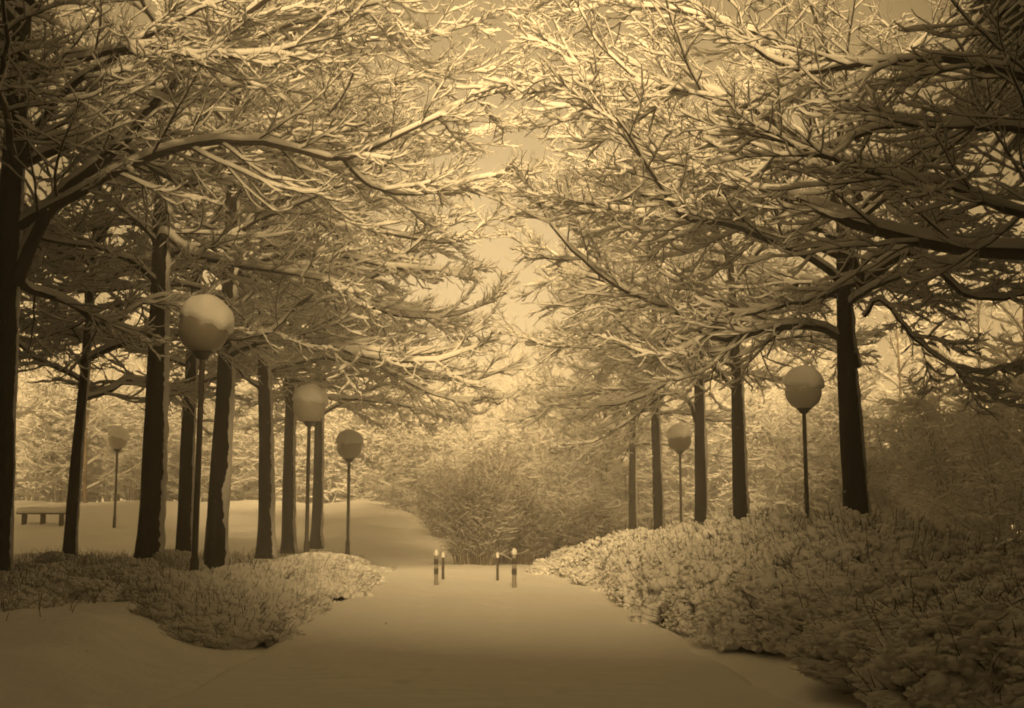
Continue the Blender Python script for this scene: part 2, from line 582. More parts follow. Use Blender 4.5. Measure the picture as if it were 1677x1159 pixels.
def avenue_tree(x, y, r0, h, first, label, n=21, lean=(0, 0), bend=(.05, .05), seed=1.0, path_side=1, group='snow laden trees lining the path', z=None, snow_amt=1.0):
    z0 = hz(x, y) if z is None else z
    root = thing('avenue_tree', label, 'tree', (x, y, z0), group)
    tm, ts, axis = trunk_meshes(h, r0, lean, bend, seed, snow_amt=snow_amt)
    tr = obj('trunk', tm, root)
    obj('snow', ts, tr)
    az = rng.uniform(0, 2 * math.pi)
    for i in range(n):
        t = i / (n - 1)
        zz = first + (h * .97 - first) * t ** 1.15
        lib = LOW if t < .34 else MID if t < .72 else TOP
        wm, sm = lib[rng.integers(len(lib))]
        az += 2.3999 + rng.normal(0, .25)
        s = rng.uniform(.85, 1.12) * (1.0 if t < .72 else .95)
        toward = math.cos(az) * path_side
        s *= 0.92 + 0.14 * toward
        p = axis(zz)
        lo = obj('limb', wm, root, p, (rng.normal(0, .12), rng.normal(0, .06), az), (s, s * (1 if rng.random() < .5 else -1), s))
        obj('snow', sm, lo)
    return root, axis, np.array((x, y, z0))


ord_ = ['first', 'second', 'third', 'fourth', 'fifth', 'sixth']
right = [(1405, 23, .25, 'stoutest dark trunk on the right, nearest tree standing behind the big snowy hedge'),
         (1213, 33, .215, 'dark leaning trunk second nearest of the right row, just left of the nearest right lamp'),
         (1145, 41, .215, 'dark trunk of the right row directly right of the middle round lamp'),
         (1077, 50, .215, 'dark trunk of the right row directly left of the middle round lamp'),
         (1035, 61, .205, 'slim trunk of the right row beside the farthest round lamp'),
         (988, 76, .20, 'farthest and smallest trunk of the right row, near the end of the hedge')]
RT = {}
for i, (px, d, r, lab) in enumerate(right):
    x = (px - 785) / FPX * d
    RT[i] = avenue_tree(x, d, r, (8.6, 10.5, 15, 16, 16, 16)[i], [4.9, 5.1, 5.4, 5.0, 4.6, 4.4][i], lab, n=(13, 15, 16, 16, 17, 17)[i],
                        lean=((-.012, 0), (-.028, 0), (.004, 0), (.004, 0), (.012, 0), (.01, 0))[i], seed=3.1 + i * 1.7, path_side=-1)
left = [(8, 21, .30, 'huge black trunk at the left edge of the view'),
        (128, 29, .15, 'thin dark trunk second from the left edge'),
        (253, 27, .27, 'thick dark trunk just left of the nearest tall round lamp'),
        (311, 34, .21, 'narrower dark trunk touching the left side of the nearest lamp pole'),
        (360, 29, .235, 'straight black trunk just right of the nearest lamp pole'),
        (441, 35, .215, 'dark trunk bending left at its top, standing fifth along the left hedge'),
        (478, 42, .215, 'dark trunk next to the pole of the second left lamp, on its left'),
        (522, 50, .22, 'last left trunk, touching the right side of the second left lamp pole')]
LT = {}
for i, (px, d, r, lab) in enumerate(left):
    x = (px - 785) / FPX * d
    LT[i] = avenue_tree(x, d, r, rng.uniform(15, 17) if i != 1 else 10.5, [7.0, 4.0, 5.9, 4.8, 5.0, 5.2, 5.0, 4.8][i], lab, n=[15, 12, 15, 13, 14, 15, 15, 16][i],
                        lean=((0, 0), (.01, 0), (.016, 0), (.01, 0), (.012, 0), (-.006, 0), (-.01, 0), (-.012, 0))[i],
                        bend=((.03, .03), (.09, .05), (.05, .05), (.05, .05), (.03, .03), (.09, .05), (.05, .05), (.05, .05))[i],
                        seed=21.3 + i * 2.3, path_side=1, snow_amt=[.4, .6, 1, .7, 1, 1.1, 1, 1][i])
# nearer trees of both rows, whose crowns reach over the camera
R0 = avenue_tree(9.6, 17.5, .30, 16.5, 4.6, 'near tree just beyond the right edge whose heavy limb crosses the view', n=2, seed=50.2, path_side=-1)


def run(tree, d0, d1, pts, r0, r1, **kw):
    """Limb of a tree through picture points, its depth running from d0 to d1."""
    n = len(pts)
    W = [at(p[0], p[1], d0 + (d1 - d0) * i / (n - 1)) for i, p in enumerate(pts)]
    guided_limb(tree[0], tree[2], W, r0, r1, **kw)


# the limbs that draw the picture
run(LT[2], 27, 28, [(264, 270), (330, 190), (420, 120), (560, 72), (690, 62), (780, 38)], .075, .012)
run(LT[2], 27, 25, [(264, 200), (330, 110), (450, 50), (590, 12), (720, -20)], .07, .012)
run(LT[4], 29, 31, [(372, 280), (440, 215), (540, 180), (680, 128), (790, 118), (835, 125)], .075, .012)
run(LT[5], 35, 36, [(434, 360), (500, 300), (600, 268), (700, 232), (780, 215), (850, 205)], .07, .012)
run(LT[6], 42, 43, [(474, 420), (560, 360), (660, 320), (750, 300), (830, 318)], .07, .012)
run(RT[0], 23, 25, [(1408, 230), (1330, 110), (1230, 50), (1100, 18), (960, -5), (880, -20)], .075, .012)
run(RT[1], 33, 34, [(1200, 360), (1130, 260), (1050, 170), (960, 110), (895, 60), (860, 20)], .075, .012)
run(RT[2], 41, 42, [(1140, 420), (1070, 330), (990, 260), (920, 200), (875, 160)], .07, .012)
run(RT[0], 23, 22, [(1414, 340), (1490, 265), (1570, 190), (1660, 130), (1740, 60)], .075, .014)
run(RT[0], 23, 24, [(1410, 200), (1470, 110), (1540, 40), (1620, -20)], .06, .012)
run(RT[1], 33, 32, [(1204, 420), (1290, 340), (1390, 290), (1500, 270), (1600, 300)], .07, .012)
run(RT[0], 23, 25, [(1414, 430), (1500, 380), (1590, 340), (1680, 320)], .06, .012)
run(LT[0], 21, 20, [(18, 300), (90, 170), (190, 90), (300, 30), (400, -30)], .08, .014)
run(LT[1], 29, 30, [(135, 560), (80, 480), (60, 400), (110, 330)], .05, .012)
run(LT[0], 21, 22, [(25, 470), (55, 385), (105, 315), (190, 245), (265, 155), (340, 80), (440, -5), (540, -80)], .13, .035)
run(LT[0], 21, 23.5, [(15, 280), (110, 240), (200, 240), (240, 272), (305, 302), (350, 288), (375, 262)], .09, .02)
run(LT[0], 21, 24, [(15, 380), (120, 320), (215, 270), (300, 240), (400, 231), (480, 245), (562, 260), (640, 228), (720, 190), (755, 170), (820, 150)], .10, .016)
run(LT[0], 23, 24.5, [(562, 260), (600, 300), (660, 318), (720, 312), (800, 290), (850, 296)], .04, .01)
run(LT[0], 21, 24.8, [(20, 440), (50, 475), (110, 495), (160, 528), (195, 524), (235, 495), (290, 480)], .07, .014)
run(LT[2], 27, 26, [(262, 520), (255, 400), (200, 345), (185, 300), (195, 265)], .07, .014)
run(LT[2], 27, 24.5, [(262, 470), (265, 385), (310, 415), (362, 428), (420, 440), (500, 452), (560, 470)], .10, .014, load=1.25)
run(LT[4], 29, 31, [(372, 420), (440, 330), (525, 332), (590, 366), (650, 386), (740, 398), (775, 380), (815, 350)], .09, .014)
run(LT[4], 29, 30, [(372, 470), (440, 400), (520, 440), (600, 500), (680, 520), (760, 512), (830, 480)], .07, .012)
run(LT[5], 35, 36, [(432, 560), (470, 520), (540, 540), (640, 610), (720, 650), (790, 655)], .08, .012)
run(LT[5], 35, 34, [(436, 640), (405, 622), (380, 600), (340, 610)], .05, .012)
run(LT[6], 42, 42, [(478, 640), (520, 650), (600, 655), (680, 668), (740, 690)], .07, .012)
run(R0, 17.5, 25, [(1790, 425), (1677, 415), (1560, 405), (1420, 372), (1300, 325), (1180, 285), (1110, 264), (1055, 236), (1010, 195), (960, 130), (925, 80), (905, 30)], .125, .016)
run(R0, 17.5, 20, [(1790, 250), (1677, 215), (1560, 205), (1440, 210), (1350, 245), (1290, 252), (1220, 235), (1150, 240)], .07, .012)
run(R0, 17.5, 19, [(1800, 160), (1677, 125), (1560, 100), (1410, 105), (1310, 116), (1265, 98), (1225, 65), (1200, -10)], .09, .014)
run(RT[0], 23, 23.5, [(1405, 600), (1385, 560), (1345, 538), (1290, 534), (1230, 546), (1175, 556), (1130, 528), (1092, 502), (1030, 480), (960, 430), (905, 372), (865, 300)], .085, .012)
run(RT[0], 23, 22, [(1408, 460), (1330, 490), (1260, 506), (1190, 528), (1140, 560), (1080, 590)], .06, .012)
run(RT[0], 23, 22.4, [(1412, 480), (1398, 428), (1370, 396), (1335, 374), (1290, 380)], .10, .03)
run(RT[0], 23, 21.5, [(1412, 475), (1440, 445), (1482, 418), (1520, 430), (1575, 478), (1640, 490), (1720, 470)], .09, .02)
run(RT[0], 23, 22, [(1414, 520), (1440, 490), (1475, 525), (1505, 562), (1560, 600), (1620, 610), (1690, 590)], .035, .008)
run(RT[0], 23, 24, [(1412, 330), (1375, 270), (1300, 250), (1220, 300), (1130, 330), (1040, 320), (960, 350), (900, 340)], .07, .012)
run(RT[1], 33, 33, [(1203, 600), (1180, 540), (1120, 470), (1080, 440), (1055, 380), (1040, 325), (1010, 280)], .07, .014)
run(RT[1], 33, 32, [(1204, 640), (1160, 600), (1100, 625), (1040, 655), (960, 668), (900, 662)], .06, .012)
run(RT[2], 41, 41, [(1143, 700), (1125, 655), (1090, 645), (1030, 690), (980, 720), (930, 735)], .07, .012)


# ------------------------------------------------------------------ woods behind: three crown shapes, many trees
def crown_pair(h, n, spread, low, fine, load, up=0.0):
    wood, snow = MB(), MB()
    az = 0.0
    for i in range(n):
        t = i / (n - 1)
        zz = low + (h * .95 - low) * t
        L = spread * (1 - .55 * t) * rng.uniform(.8, 1.15)
        P = limb_axis(L, R(25 + 40 * t + up), R(8 + 38 * t + up), R(10 + 25 * t), 13)[0]
        az += 2.3999 + rng.normal(0, .3)
        c, s = math.cos(az), math.sin(az)
        P = P @ np.array([[c, s, 0], [-s, c, 0], [0, 0, 1]]) + np.array([0, 0, zz])
        Rr = np.linspace(.08 * (1 - .5 * t), .012, 13)[None]
        twig_system(P[None], Rr, wood, snow, .75, load, fine)
    return wood, snow


CROWNS = []
for h, n, sp, low, up in ((13, 21, 6.0, .9, -4), (15, 23, 6.2, 1.3, 4), (11, 19, 5.6, .6, -8)):
    wd, sn = crown_pair(h, n, sp, low, .72, 1.35, up)
    tmb = MB()
    k = 14
    zz = np.linspace(-.4, h, k)
    P = np.stack([.15 * np.sin(zz * .4), .15 * np.cos(zz * .33), zz], -1)[None]
    tubes(tmb, P, (np.linspace(.17, .03, k))[None], 10)
    CROWNS.append((tmb.mesh('trunk', M_BROWN), wd.mesh('crown', M_FROST), sn.mesh('crown_snow', M_BSNOW)))


def stems(n, rx, ry, h, k, bow, spread=.5, rad=.007):
    """Arching stems from a clump base; returns batch of points."""
    a = rng.uniform(0, 6.28, n)
    q = np.sqrt(rng.random(n))
    bx, by = np.cos(a) * q * rx * spread, np.sin(a) * q * ry * spread
    t = np.linspace(0, 1, k)[None]
    out_ = rng.uniform(.5, 1.05, n)[:, None]
    tx, ty = np.cos(a)[:, None] * q[:, None] * rx * out_, np.sin(a)[:, None] * q[:, None] * ry * out_
    hh = h * np.sqrt(np.clip(1 - (q * .86) ** 2, .05, 1))[:, None] * rng.uniform(.7, 1.15, (n, 1))
    P = np.empty((n, k, 3))
    P[..., 0] = bx[:, None] + (tx - bx[:, None]) * t ** 1.3
    P[..., 1] = by[:, None] + (ty - by[:, None]) * t ** 1.3
    P[..., 2] = hh * (t - bow * t ** 3) / (1 - bow * .6)
    P += rng.normal(0, .018, P.shape) * t[..., None]
    Rr = np.repeat(np.linspace(rad, rad * .4, k)[None], n, 0)
    return P, Rr


def make_thicket(rx, h, n):
    """A many stemmed young tree, branched to the ground, bowed under snow."""
    wood, snow = MB(), MB()
    P, Rr = stems(n, rx, rx, h, 12, .25, .22, .045)
    P += np.cumsum(rng.normal(0, .05, P.shape), 1)
    tubes(wood, P, Rr, 5)
    snow_on(snow, P, Rr, .012, .06, True, np.ones(n))
    P2, R2 = spawn(P, Rr, 14, .06, 1, .36, R(58), .5, 9, .9, .5, .10, .008, .9)
    tubes(wood, P2, R2, 3)
    snow_on(snow, P2, R2, .034, .12, True, rng.uniform(.7, 1.2, len(P2)))
    P3, R3 = spawn(P2, R2, 6, .12, 1, .5, R(42), .4, 6, .5, .5, .12, .006, .5)
    tubes(wood, P3, R3, 3)
    snow_on(snow, P3, R3, .030, .10, True, rng.uniform(.6, 1.2, len(P3)))
    P4, R4 = spawn(P3, R3, 2, .2, 1, .5, R(42), .3, 4, .3, .5, .12, .0045, .3)
    tubes(wood, P4, R4, 3)
    snow_on(snow, P4, R4, .022, .07, True, rng.uniform(.5, 1.2, len(P4)))
    return wood.mesh('stems', M_FROST), snow.mesh('crown_snow', M_BSNOW)


THICK = [make_thicket(3.6, 8.0, 10), make_thicket(4.2, 6.6, 12), make_thicket(3.4, 9.5, 10)]


def wood_tree(x, y, v, s, label, group, z=None):
    root = thing('woodland_tree', label, 'tree', (x, y, hz(x, y) if z is None else z), group, rng.uniform(0, 6.28))
    root.scale = (s, s, s * rng.uniform(.92, 1.1))
    a, b, c = CROWNS[v]
    obj('trunk', a, root)
    cr = obj('crown', b, root)
    obj('snow', c, cr)
    return root


def thicket(x, y, v, s, label, group):
    root = thing('young_tree', label, 'tree', (x, y, hz(x, y) - .05), group, rng.uniform(0, 6.28))
    root.scale = (s, s, s * rng.uniform(.9, 1.15))
    a, b = THICK[v]
    so = obj('stems', a, root)
    obj('snow', b, so)


GL = 'hazy snow covered trees beyond the white field on the left'
for k, (px, d, v, s) in enumerate(sorted((((-60, 62, 0, .9), (60, 84, 2, .9), (150, 76, 0, .8), (235, 92, 1, .9), (300, 80, 2, .9), (380, 96, 0, 1.0), (440, 88, 2, .9), (505, 100, 1, 1.0),
                    (560, 92, 2, .8), (20, 100, 1, 1.1), (185, 112, 1, 1.1), (340, 116, 1, 1.2), (470, 120, 0, 1.2), (600, 112, 2, 1.0), (640, 124, 1, 1.0))))):
    wood_tree((px - 785) / FPX * d, d, v, s, nth(k) + ' hazy snow covered tree from the left edge in the wood beyond the white field', GL)
GC = 'pale trees almost lost in the haze at the end of the avenue'
for k, (px, d, v, s) in enumerate(sorted(((690, 96, 2, .75), (745, 104, 0, .8), (800, 92, 2, .72), (860, 100, 0, .8), (915, 90, 2, .8), (720, 128, 1, 1.0), (790, 134, 0, 1.0),
                    (850, 128, 1, 1.1), (930, 122, 0, 1.1), (820, 160, 1, 1.3), (740, 165, 1, 1.3), (900, 160, 0, 1.4),
                    (665, 78, 2, .6), (720, 82, 2, .7), (770, 78, 0, .62), (835, 80, 2, .75), (885, 76, 0, .7), (940, 72, 2, .72), (985, 66, 0, .7),
                    (620, 100, 0, .8), (580, 84, 2, .65), (760, 112, 0, .9), (880, 114, 0, .95)))):
    wood_tree((px - 785) / FPX * d, d, v, s, nth(k) + ' pale hazy tree from the left at the end of the avenue', GC)
GR = 'snowy trees of the wood behind the right row of trunks'
for k, (px, d, v, s) in enumerate(sorted(((1010, 100, 2, 1.0), (960, 92, 0, .9), (1100, 96, 0, 1.0), (1170, 88, 2, 1.05), (1250, 84, 0, 1.0), (1330, 88, 1, 1.0), (1400, 80, 2, 1.1), (1480, 76, 0, 1.0), (1550, 80, 2, 1.1),
                    (1620, 66, 0, 1.0), (1700, 60, 1, 1.0), (1220, 112, 1, 1.2), (1380, 106, 1, 1.2), (1540, 100, 1, 1.2), (1090, 118, 1, 1.2), (1780, 50, 2, 1.0)))):
    wood_tree((px - 785) / FPX * d, d, v, s, nth(k) + ' tall woodland tree from the left behind the right row of trunks', GR)
GT = 'young trees bowed under snow behind the right row of trunks'
for k, (px, d, v, s) in enumerate(sorted(((1000, 84, 1, 1.0), (1050, 78, 0, 1.0), (1095, 82, 1, 1.1), (1135, 74, 2, .95), (1180, 78, 1, 1.1), (1225, 72, 0, 1.0), (1275, 75, 2, 1.0), (1310, 66, 1, .95),
                    (1350, 70, 0, 1.05), (1395, 63, 1, .95), (1435, 68, 2, 1.0), (1480, 60, 0, .95), (1520, 64, 1, 1.1), (1565, 55, 2, .85), (1610, 58, 0, 1.0), (1655, 50, 1, .9), (1710, 52, 2, .9)))):
    thicket((px - 785) / FPX * d, d, v, s, nth(k) + ' bowed young tree from the left behind the right row of trunks', GT)
GT2 = 'snowy young trees along the back edge of the white field'
for k, px in enumerate(range(-20, 720, 42)):
    d = 80 + 5 * math.sin(k * 1.9)
    thicket((px - 785) / FPX * d, d, k % 3, rng.uniform(.8, 1.05), nth(k) + ' snowy young tree from the left along the field edge', GT2)
for k, px in enumerate(range(-40, 700, 46)):
    thicket((px - 785) / FPX * 94, 94 + 3 * math.sin(k * 2.3), (k + 1) % 3, rng.uniform(.9, 1.15), nth(k) + ' young tree from the left in the second rank beyond the field', GT2)
GT3 = 'frosted young trees behind the brown bushes at the end of the path'
for k, (px, d, v, s) in enumerate(sorted(((700, 70, 1, .8), (760, 64, 0, .7), (820, 66, 2, .72), (880, 62, 0, .72), (930, 58, 1, .72), (970, 62, 2, .75), (790, 82, 2, .9), (860, 84, 0, 1.0), (920, 78, 2, .9), (720, 86, 0, .9), (650, 88, 2, .8)))):
    thicket((px - 785) / FPX * d, d, v, s, nth(k) + ' frosted young tree from the left behind the brown bushes at the path end', GT3)
GS = 'trees standing off to the sides near the camera'
for i in range(14):
    sd = -1 if i % 2 else 1
    x, y = sd * rng.uniform(15, 28), 1 + 1.3 * (i // 2)
    wood_tree(x, y, int(rng.integers(3)), rng.uniform(.95, 1.25), 'tree standing off to the side of the path near the camera', GS)

# evergreens added out of view around the camera to shade the near avenue
M_NEEDLE = principled('evergreen_needles', (0.035, 0.038, 0.022), 0.8)[0]


def make_evergreen(h, r, low, n, broad=0.0):
    """Crown of many drooping boughs in whorls, snow on the upper face of each."""
    k = 6
    z = low + (h - low) * rng.random(n) ** 1.05
    t = (z - low) / (h - low)
    L = r * np.clip(1.02 - t ** 3.2 * .9, .1, 1) * rng.uniform(.72, 1.1, n) * (1 + broad * sstep(10.5, 14, z))
    a = rng.uniform(0, 6.283, n)
    q = np.linspace(0, 1, k)[None]
    P = np.empty((n, k, 3))
    P[..., 0] = np.cos(a)[:, None] * q * L[:, None]
    P[..., 1] = np.sin(a)[:, None] * q * L[:, None]
    P[..., 2] = z[:, None] + L[:, None] * (.25 * q - .62 * q ** 2) * rng.uniform(.6, 1.3, (n, 1))
    P += rng.normal(0, .05, P.shape) * q[..., None]
    T, S, U = frames(P)
    W = (np.interp(q[0], (0, .25, .6, 1), (.07, .25, .20, .02))[None] * rng.uniform(.45, 1.6, (n, k)))[..., None]
    mb = MB()
    V = np.stack([P - S * W - U * (.30 * W + .02), P + U * .03, P + S * W - U * (.30 * W + .02)], 2)
    mb.add(V.reshape(-1, 3), ring_faces(n, k, 3, False))
    sb = MB()
    Ws = W * rng.uniform(.2, .75, (n, k, 1))
    V = np.stack([P - S * Ws + U * .015, P + U * rng.uniform(.05, .12, (n, k, 1)), P + S * Ws + U * .015], 2)[::2]
    sb.add(V.reshape(-1, 3), ring_faces(len(V), k, 3, False))
    tb = MB()
    zz = np.linspace(-.4, h, 12)
    tubes(tb, np.stack([zz * 0, zz * 0, zz], -1)[None], np.linspace(.32, .03, 12)[None], 10)
    return tb.mesh('trunk', M_BARK), mb.mesh('crown', M_NEEDLE), sb.mesh('crown_snow', M_BSNOW)


EVER = [make_evergreen(20, 2.95, .5, 12000, 1.0), make_evergreen(22.5, 3.1, .7, 13000, 1.0)]
for sd in (-1, 1):
    for jx, xx in enumerate((0, 5.0, 10.2, 15.5, 21, 27)):
        for jy, yy in enumerate((-5.0, -10)):
            x, y = sd * (6.7 + .04 * (yy + 5) + xx + rng.uniform(-.15, .25)), yy + rng.uniform(-.4, .4) - 1.6 * (jx % 2)
            rt = thing('added_shade_evergreen', 'tall evergreen added behind the camera to shade the near avenue', 'tree', (x, y, hz(x, y)),
                       'added shade evergreens behind the camera', rng.uniform(0, 6.28))
            rt.scale = (1, 1, (1.1, 1.2, 1.35, 1.5, 1.7, 1.7)[jx])
            tm, cm, sm = EVER[(jx + jy) % 2]
            obj('trunk', tm, rt)
            cr = obj('crown', cm, rt)
            obj('snow', sm, cr)

for k, (x, y, sz) in enumerate(((-7.4, .5, .84), (7.4, .0, .84), (-7.7, 5.4, .78), (8.1, 4.6, .78), (-9.2, 11.2, .76), (9.9, 10.6, .76),
                                (-10.9, 17.0, .85), (12.6, 15.8, .8), (-13.0, 13.5, 1.1), (14.6, 12.5, 1.1),
                                (-14.5, 20.5, 1.15), (14.6, 20.5, 1.15), (-14, 3, 1.2), (14, 3, 1.2), (-14, 9, 1.2), (14.5, 9, 1.2),
                                (-15.0, 26.5, 1.1), (16.4, 26.0, 1.1), (-17.6, 32.5, 1.15), (19.0, 31.5, 1.1), (21.6, 37.0, 1.15), (-20.5, 39.0, 1.15), (24.5, 43.0, 1.2), (20.5, 24.0, 1.2), (24.5, 34, 1.2))):  # trees added outside the view to darken foreground and edges
    rt = thing('added_shade_evergreen', 'tall evergreen added outside the view to shade the side of the avenue', 'tree', (x, y, hz(x, y)), 'added shade evergreens at the sides of the avenue', rng.uniform(0, 6.28))
    rt.scale = (1, 1, sz)
    tm, cm, sm = EVER[k % 2]
    obj('trunk', tm, rt)
    cr = obj('crown', cm, rt)
    obj('snow', sm, cr)

for k, (x, y, sz) in enumerate(((-4.3, -5.4, .58), (-1.5, -6.2, .53), (1.4, -5.6, .54), (4.2, -6.0, .58), (-2.9, -9.5, .64), (.1, -10.2, .62), (3.0, -9.7, .64))):  # closed row of added trees keeping the sun off the near path
    rt = thing('added_shade_evergreen', 'half grown evergreen added behind the camera to shade the near path', 'tree', (x, y, hz(x, y)), 'added half grown shade evergreens behind the camera', rng.uniform(0, 6.28))
    rt.scale = (.9, .9, sz)
    tm, cm, sm = EVER[k % 2]
    obj('trunk', tm, rt)
    cr = obj('crown', cm, rt)
    obj('snow', sm, cr)



# ------------------------------------------------------------------ blobs of snow and shrubs
def ico(sub):
    import bmesh
    bm = bmesh.new()
    bmesh.ops.create_icosphere(bm, subdivisions=sub, radius=1)
    bm.verts.ensure_lookup_table()
    v = np.array([q.co[:] for q in bm.verts])
    f = np.array([[q.index for q in p.verts] for p in bm.faces])
    bm.free()
    return v, f


IV, IF = ico(2)
BLOBS = []
for s in range(10):
    d = np.array([1 + .30 * nz(*(v * 1.3 + s * 7)) + .16 * nz(*(v * 3 + s * 3)) for v in IV])
    BLOBS.append(IV * d[:, None])


def scatter_blobs(mb, C, rad, flat=(.55, .85)):
    which = rng.integers(len(BLOBS), size=len(C))
    for b in range(len(BLOBS)):
        m = which == b
        n = int(m.sum())
        if not n:
            continue
        a = rng.uniform(0, 6.28, n)
        c, s = np.cos(a), np.sin(a)
        sx = rng.uniform(.75, 1.35, n)
        base = BLOBS[b]
        bx, by, bz = base[:, 0][None] * sx[:, None], base[:, 1][None] / sx[:, None], base[:, 2][None] * rng.uniform(*flat, (n, 1))
        tilt = rng.normal(0, .25, (n, 1))
        bz = bz + tilt * bx
        V = np.stack([bx * c[:, None] - by * s[:, None], bx * s[:, None] + by * c[:, None], bz], -1) * rad[m][:, None, None] + C[m][:, None, :]
        F = IF[None] + (np.arange(n) * len(IV))[:, None, None]
        mb.add(V.reshape(-1, 3), None, F.reshape(-1, 3))


def dome(n, rx, ry, h, sd, top=.96):
    """Random points on the uneven dome of a shrub, with their outward normals."""
    a = rng.uniform(0, 6.28, n)
    th = np.arccos(1 - rng.random(n) ** .85 * top)
    D = np.stack([np.cos(a) * np.sin(th), np.sin(a) * np.sin(th), np.cos(th)], -1)
    bump = np.array([1 + .20 * nz(*(d * 1.9 + sd)) + .12 * nz(*(d * 4.3 + sd * 2)) for d in D])
    gap = np.array([nz(*(d * 3.1 + sd * 3)) + .6 * nz(*(d * 7 + sd)) for d in D])
    return D * np.array([rx, ry, h]) * bump[:, None], D, gap


def make_shrub(rx, ry, h, n_blob, n_stem, cover=1.0, mat=None, big=1.0):
    wood, snow = MB(), MB()
    sd = rng.uniform(0, 50)
    P, Rr = stems(n_stem, rx, ry, h * .98, 7, .25)
    tubes(wood, P, Rr, 3)
    P2, R2 = spawn(P, Rr, 5, .3, 1, .4, R(45), .2, 4, .2, .3, .15, .0035, .12)
    tubes(wood, P2, R2, 3)
    snow_on(snow, P2, R2, .014, .03, True, rng.uniform(.4, 1.2, len(P2)))
    # thin bare twigs standing out of the snow
    C, D, gap = dome(int(n_blob * .20), rx, ry, h, sd)
    n = len(C)
    d = norm(D * .7 + rng.normal(0, .4, (n, 3)) + np.array([0, 0, .5]))
    L = rng.uniform(.10, .34, n)
    q = np.linspace(0, 1, 4)[None, :, None]
    P3 = (C * .95)[:, None, :] + d[:, None, :] * q * L[:, None, None]
    tubes(wood, P3, np.repeat(np.linspace(.005, .0025, 4)[None], n, 0), 3)
    # pillows of snow: a few broad ones deep in the dome, many small crumbs on them, broken open low on the sides
    for k, (cnt, r0, r1, dep) in enumerate(((int(n_blob * .42), .07 * big, .15 * big, .88), (int(n_blob * .8), .04, .09, .97), (int(n_blob * 1.7), .014, .034, 1.03))):
        C, D, gap = dome(cnt, rx, ry, h, sd)
        C = C * rng.uniform(dep - .06, dep + .05, (cnt, 1))
        C[:, 2] = np.maximum(C[:, 2], .02)
        keep = gap * (.6 if k == 0 else 1) + .75 * cover * (D[:, 2] - .30) + .10 * cover > 0
        C = C[keep]
        scatter_blobs(snow, C, rng.uniform(r0, r1, len(C)), (.65, .95))
    return wood.mesh('stems', mat or M_TWIG), snow.mesh('snow', M_CLUMP)


SHRUBS = [make_shrub(1.25, 1.25, 1.0, 1900, 480, cover=c) for c in (1.0, .75, .55, .85)]
LOWS = [make_shrub(.95, .95, .5, 900, 160, cover=c * 1.2, big=.95) for c in (1.25, .9, .7)]


def put_shrub(lib, x, y, sx, sz, label, group, name='snowy_shrub', dz=0.0):
    wm, sm = lib[rng.integers(len(lib))]
    rt = thing(name, label, 'shrub', (x, y, hz(x, y) - .04 + dz), group, rng.uniform(0, 6.28))
    rt.scale = (sx, sx * rng.uniform(.9, 1.15), sz)
    so = obj('stems', wm, rt)
    obj('snow', sm, so)


# right hedge: shrubs in mounds along the path edge and up the bank
GH = 'snow covered shrubs of the big hedge right of the path'
y = 9.0
cnt = [0, 0, 0, 0]
while y < 31.5:
    for j, off in enumerate((.9, 2.4, 3.9, 5.5)):
        xe = 2.65 + .05 * y * 0 + (.55 if y < 14 else 0) - sstep(24, 31, y) * .2
        x = xe + off + rng.normal(0, .15)
        if x > 2 + y * .47:
            continue
        sx = rng.uniform(.85, 1.1)
        sz = rng.uniform(.9, 1.15) * (1.12, 1.18, .82, .5)[j] * (1 - .36 * sstep(18, 11, y)) * (1 - .42 * sstep(25, 32, y)) * .95
        row = ('front row', 'second row', 'third row', 'back row')[j]
        nm = nth(cnt[j]) + ' snowy shrub from the camera in the ' + row + ' of the right hedge'
        cnt[j] += 1
        put_shrub(SHRUBS, x, y + rng.normal(0, .2), sx, sz, nm, GH)
    y += 1.45
for i, (px, py, d, s, h) in enumerate(((925, 950, 31.5, .8, .55), (965, 945, 33, .9, .75))):
    put_shrub(SHRUBS, (px - 785) / FPX * d, d, s, h, ('small rounded snow mound of a shrub at the far tip of the right hedge', 'low snow mound of a shrub just behind the tip of the right hedge')[i], None)

# left hedge: low lumpy ground shrubs between the path and the trunks
GLh = 'low snow covered shrubs along the left edge of the path'
y = 15.0
cnt = [0, 0]
while y < 34:
    for j, off in enumerate((.5, 1.35)):
        if y < 16 and j == 1:
            continue
        x = -2.7 - off + rng.normal(0, .18)
        nm = nth(cnt[j]) + ' low snowy shrub from the camera ' + ('along the left path edge' if j == 0 else 'in the row behind the left path edge')
        cnt[j] += 1
        put_shrub(LOWS, x, y + rng.normal(0, .25), rng.uniform(.7, 1.0), rng.uniform(.5, .95) * (1 - .25 * sstep(26, 34, y)), nm, GLh)
    y += 1.3
for k, (px, py, d) in enumerate(sorted(((150, 1005, 18.6), (370, 1050, 16.2), (60, 985, 20.5), (110, 975, 22.5), (180, 975, 22), (250, 985, 21.2), (70, 960, 25.5), (160, 955, 26), (230, 965, 24), (300, 960, 25.2), (120, 940, 29), (30, 1020, 17.5)))):
    p = (px - 785) / FPX * d
    put_shrub(LOWS, p, d, rng.uniform(.6, .9), rng.uniform(.6, .9), nth(k) + ' snow buried shrub from the left edge in the dark left foreground', 'snow buried shrubs in the left foreground')


